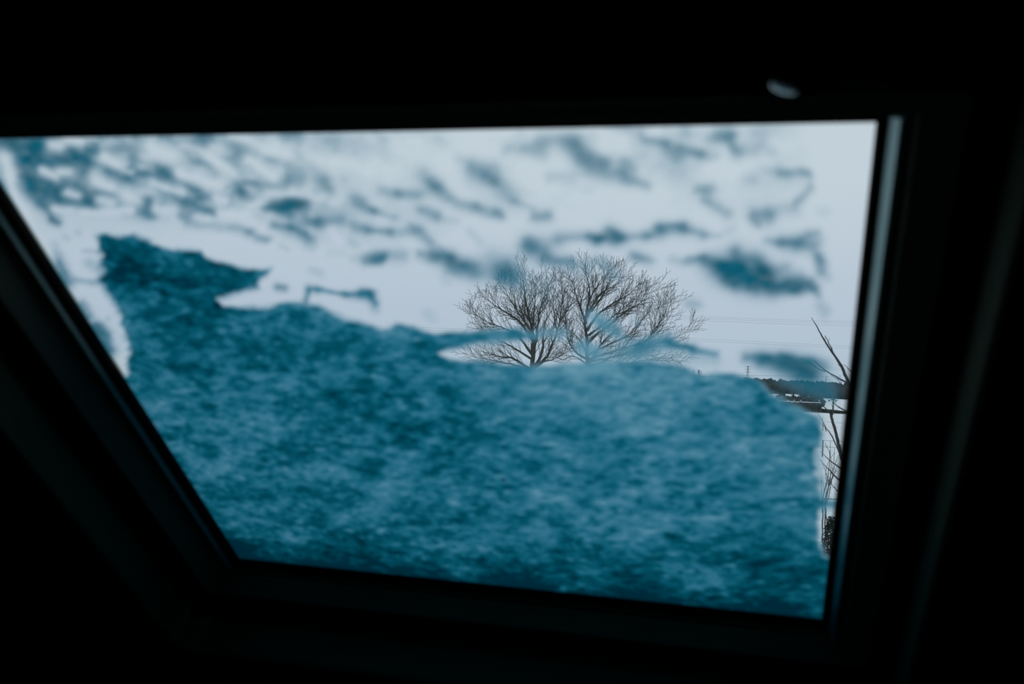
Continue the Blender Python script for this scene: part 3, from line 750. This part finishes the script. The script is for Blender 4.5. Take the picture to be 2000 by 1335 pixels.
RIGHT = [
 ([(1152,722),(1150,690),(1150,655),(1146,620),(1150,595),(1156,575),(1158,548),(1150,520),(1149,497)], .14, .2, .95),
 ([(1147,625),(1141,605),(1135,588),(1129,565),(1124,545),(1120,530)], .09, 1.2, .95),
 ([(1148,612),(1160,590),(1172,565),(1184,552),(1203,545),(1222,528)], .10, -.8, 1.0),
 ([(1149,640),(1162,618),(1180,598),(1205,580),(1230,568),(1252,548),(1262,535)], .10, 1.0, .95),
 ([(1148,600),(1153,575),(1168,548),(1178,528),(1192,512)], .07, -1.4, .95),
 ([(1158,600),(1172,580),(1188,560),(1195,540),(1208,520),(1212,502)], .06, .6, 1.0),
 ([(1152,665),(1172,645),(1196,632),(1218,610),(1240,594),(1268,578),(1283,548)], .10, -1.2, .95),
 ([(1152,650),(1180,628),(1210,606),(1238,584),(1256,566),(1270,552)], .07, 1.8, 1.1),
 ([(1153,690),(1185,672),(1220,655),(1248,640),(1262,615),(1268,590)], .08, .7, 1.0),
 ([(1154,700),(1200,685),(1240,672),(1272,662),(1284,640),(1290,610),(1293,580)], .09, -.9, .95),
 ([(1272,662),(1290,640),(1305,612),(1314,590),(1319,570)], .05, .5, .9),
 ([(1275,660),(1300,640),(1318,612),(1330,590)], .04, -.6, .8),
 ([(1154,705),(1200,694),(1250,680),(1292,667),(1320,659),(1346,646),(1367,636)], .07, .8, .8),
 ([(1154,706),(1166,690),(1178,672),(1190,655),(1205,640),(1225,625)], .10, 1.6, 1.1),
 ([(1154,715),(1180,706),(1205,694),(1225,692),(1250,690),(1280,690)], .08, 1.2, 1.1),
 ([(1153,718),(1200,714),(1240,708),(1290,702),(1330,700),(1345,712)], .06, -.8, .8),
 ([(1150,690),(1138,665),(1124,650),(1112,640),(1100,632)], .07, -1.0, 1.0),
 ([(1150,700),(1130,690),(1116,670),(1108,650),(1104,620),(1098,590),(1096,565)], .07, 1.3, 1.1),
 ([(1151,712),(1135,700),(1125,690),(1110,688),(1095,690)], .05, .5, .8),
]
bare_tree('bare_tree', 'wide bare tree beyond the pane, left of the two, branches sweeping left', 55, (1042, 800), (1037, 718), LEFT, .21, .0092, 'pair of bare trees in the field')
bare_tree('bare_tree', 'taller bare tree beyond the pane, right of the two, with the densest crown', 57, (1153, 800), (1149, 717), RIGHT, .21, .0092, 'pair of bare trees in the field')

# sparse tree close to the house, its trunk behind the right frame
Yn = 18.0
b0 = at(1700, 900, Yn); b0[2] = 0
nt_ = tag(empty('young_tree', tuple(b0)), 'sparse grey leafless tree half hidden behind the right window frame', 'tree')
trunk = [at(1678, 1200, Yn), at(1672, 1000, Yn), at(1670, 900, Yn), at(1668, 800, Yn), at(1662, 757, Yn)]
tb = smooth_path([b0]+trunk, 24)
MB().tube([p_-b0 for p_ in tb], list(np.linspace(.075, .035, 24)), 8).build('trunk', M['near_bark'], nt_, True)
def nb(name, pts, r0, r1=.004, jitter=.006, twigs=0, mtl='near_bark', root=nt_, dy=.0):
    k = len(pts)
    P_ = [at(a, b, Yn+dy*(1-i/(k-1))) for i, (a, b) in enumerate(pts)]
    L = sum(np.linalg.norm(P_[i+1]-P_[i]) for i in range(k-1))
    n_ = max(8, int(L/.05)); q = smooth_path(P_, n_)-np.array(root.location)
    q += rng.normal(0, jitter*.5, q.shape)
    q[0] = P_[0]-np.array(root.location)
    rr = [r0+(r1-r0)*i/(n_-1)+random.uniform(-.1, .25)*r0*.25 for i in range(n_)]
    mb = MB().tube(q, rr, 6)
    for _ in range(twigs):
        i = random.randint(int(n_*.2), n_-2); d_ = q[i+1]-q[i-1]; d_ /= np.linalg.norm(d_)
        s_ = random.choice((-1, 1)); dd = d_+np.array([s_*.6, random.uniform(-.3, .3), .5*abs(s_)]); dd /= np.linalg.norm(dd)
        ln = random.uniform(.03, .09)
        mb.tube([q[i], q[i]+dd*ln*.6, q[i]+dd*ln+np.array([0, 0, ln*.15])], [.0035, .003, .002], 4)
    mb.build(name, M[mtl], root)
nb('limb', [(1664,762),(1657,746),(1651,733),(1646,718),(1640,708),(1632,697),(1624,685),(1612,668),(1604,653),(1596,638),(1585,620)], .030, .004, twigs=5, dy=.3)
nb('branch', [(1627,688),(1622,675),(1617,665),(1611,655)], .010, .004, twigs=3)
nb('limb', [(1666,756),(1656,748),(1640,739),(1622,730),(1610,722),(1600,713),(1589,702)], .018, .004, twigs=3)
nb('branch', [(1612,725),(1602,724),(1592,715),(1582,708),(1572,705),(1562,698)], .006, .003)
nb('branch', [(1646,720),(1641,715),(1635,711)], .005, .003)
nb('branch', [(1668,728),(1661,724),(1655,717),(1648,711)], .008, .003)
nb('branch', [(1668,790),(1655,770),(1650,760),(1644,751),(1636,740),(1622,732)], .013, .003, twigs=2)
nb('branch', [(1651,762),(1646,753),(1642,745),(1640,732)], .006, .003)
nb('limb', [(1672,960),(1655,918),(1645,900),(1642,888),(1634,850),(1630,835),(1624,815),(1621,803)], .034, .020, twigs=6, dy=.3)
nb('branch', [(1622,806),(1616,800),(1611,795),(1605,788)], .012, .005)
nb('branch', [(1626,810),(1627,795),(1628,785),(1628,772),(1622,764),(1612,755),(1604,742)], .014, .004, twigs=3)
nb('branch', [(1613,757),(1613,745),(1615,733)], .006, .003)
nb('branch', [(1672,812),(1656,803),(1645,799),(1634,793),(1628,784)], .016, .006, twigs=2)
nb('branch', [(1614,842),(1613,832),(1606,822),(1604,815),(1596,806)], .008, .003, twigs=2)
nb('branch', [(1645,900),(1642,892),(1637,876),(1630,861),(1622,845),(1612,833),(1598,821)], .016, .004, twigs=2)

# twiggy shrub under it
b1 = at(1640, 1100, Yn); b1[2] = 0
sh = tag(empty('twiggy_shrub', tuple(b1)), 'thin upright twiggy shrub below the sparse grey tree at the right edge', 'shrub')
bz = [(1622,1335),(1615,1200),(1608,1060)]
for pts, r0 in (
    ([(1660,925),(1639,912),(1625,903),(1612,891),(1602,880)], .016), ([(1655,945),(1636,936),(1625,922),(1612,911),(1601,896)], .017),
    ([(1606,1060),(1607,1000),(1607,975),(1610,960),(1617,930),(1620,905),(1621,885),(1622,860)], .013),
    ([(1612,1060),(1611,990),(1614,965),(1621,940),(1623,915),(1624,900),(1619,880),(1612,864)], .012),
    ([(1618,1060),(1612,990),(1620,965),(1624,940),(1628,915),(1636,890),(1640,885)], .011), ([(1608,1000),(1607,975),(1610,955),(1608,942),(1605,935)], .008),
    ([(1606,1000),(1606,970),(1604,950),(1605,930)], .007), ([(1610,975),(1615,960),(1621,945),(1630,925),(1636,905)], .007),
    ([(1640,962),(1632,955),(1625,946),(1619,938)], .009), ([(1612,985),(1618,960),(1618,935),(1610,915),(1606,905)], .006),
    ([(1607,975),(1612,950),(1622,930),(1628,905),(1630,875)], .006), ([(1610,990),(1618,950),(1626,930),(1634,918)], .006),
    ([(1614,1000),(1613,965),(1615,940),(1612,925),(1616,905),(1627,885)], .005)):
    nb('stem', pts, r0, .003, twigs=2, root=sh, dy=-.2)
nb('stem', bz[::1], .03, .014, root=sh, dy=-.2)
nb('stem', [(1607,975),(1620,974),(1640,974)], .009, .008, root=sh)  # level dark fence rail, built in among the shrub's stems
for i in range(3):
    gp = at(1610+6*i, 1058, Yn-.2)
    MB().tube([np.array([0, 0, 0])+np.array([.05*i, 0, 0]), gp-b1], [.03, .014], 6).build('stem', M['near_bark'], sh)

# leafy evergreen with crumbs of snow
Ye = 17.0
tp = at(1628, 1010, Ye); b2 = np.array([tp[0]-.03, Ye, 0.0])
ev = tag(empty('evergreen_shrub', tuple(b2)), 'dark leafy evergreen shrub dusted with snow at the lower right edge', 'shrub')
MB().tube([(0, 0, 0), (.02, 0, tp[2]*.6), (0, 0, tp[2]*.92)], [.05, .035, .015], 7).build('stem', M['near_bark'], ev)
lf = MB(); sn = MB()
for k in range(2600):
    zz = tp[2]-random.random()**1.2*1.9
    wid = .06+.42*((tp[2]-zz)/1.9)**.75
    a = random.uniform(0, 6.283); rr = wid*random.random()**.45
    c = np.array([rr*math.cos(a)*.75, rr*math.sin(a), zz-b2[2]])
    n = len(lf.v); s_ = random.uniform(.018, .035)
    d1 = rng.normal(size=3); d1 /= np.linalg.norm(d1); d2 = np.cross(d1, rng.normal(size=3)); d2 /= np.linalg.norm(d2); d3 = np.cross(d1, d2)
    lf.v += [tuple(c-d1*s_), tuple(c+d2*s_*.5), tuple(c+d1*s_), tuple(c-d2*s_*.5), tuple(c+d3*.004)]
    lf.f += [(n, n+1, n+4), (n+1, n+2, n+4), (n+2, n+3, n+4), (n+3, n, n+4), (n, n+3, n+2, n+1)]
    if k % 14 == 0: sn.blob(tuple(c+np.array([0, -.02, .01])), .012, .012, .007, 5, 3)
l_ = lf.build('foliage', M['ever'], ev); l_['kind'] = 'stuff'
s_ = sn.build('snow_dusting', M['snow_cap'], ev); s_['kind'] = 'stuff'
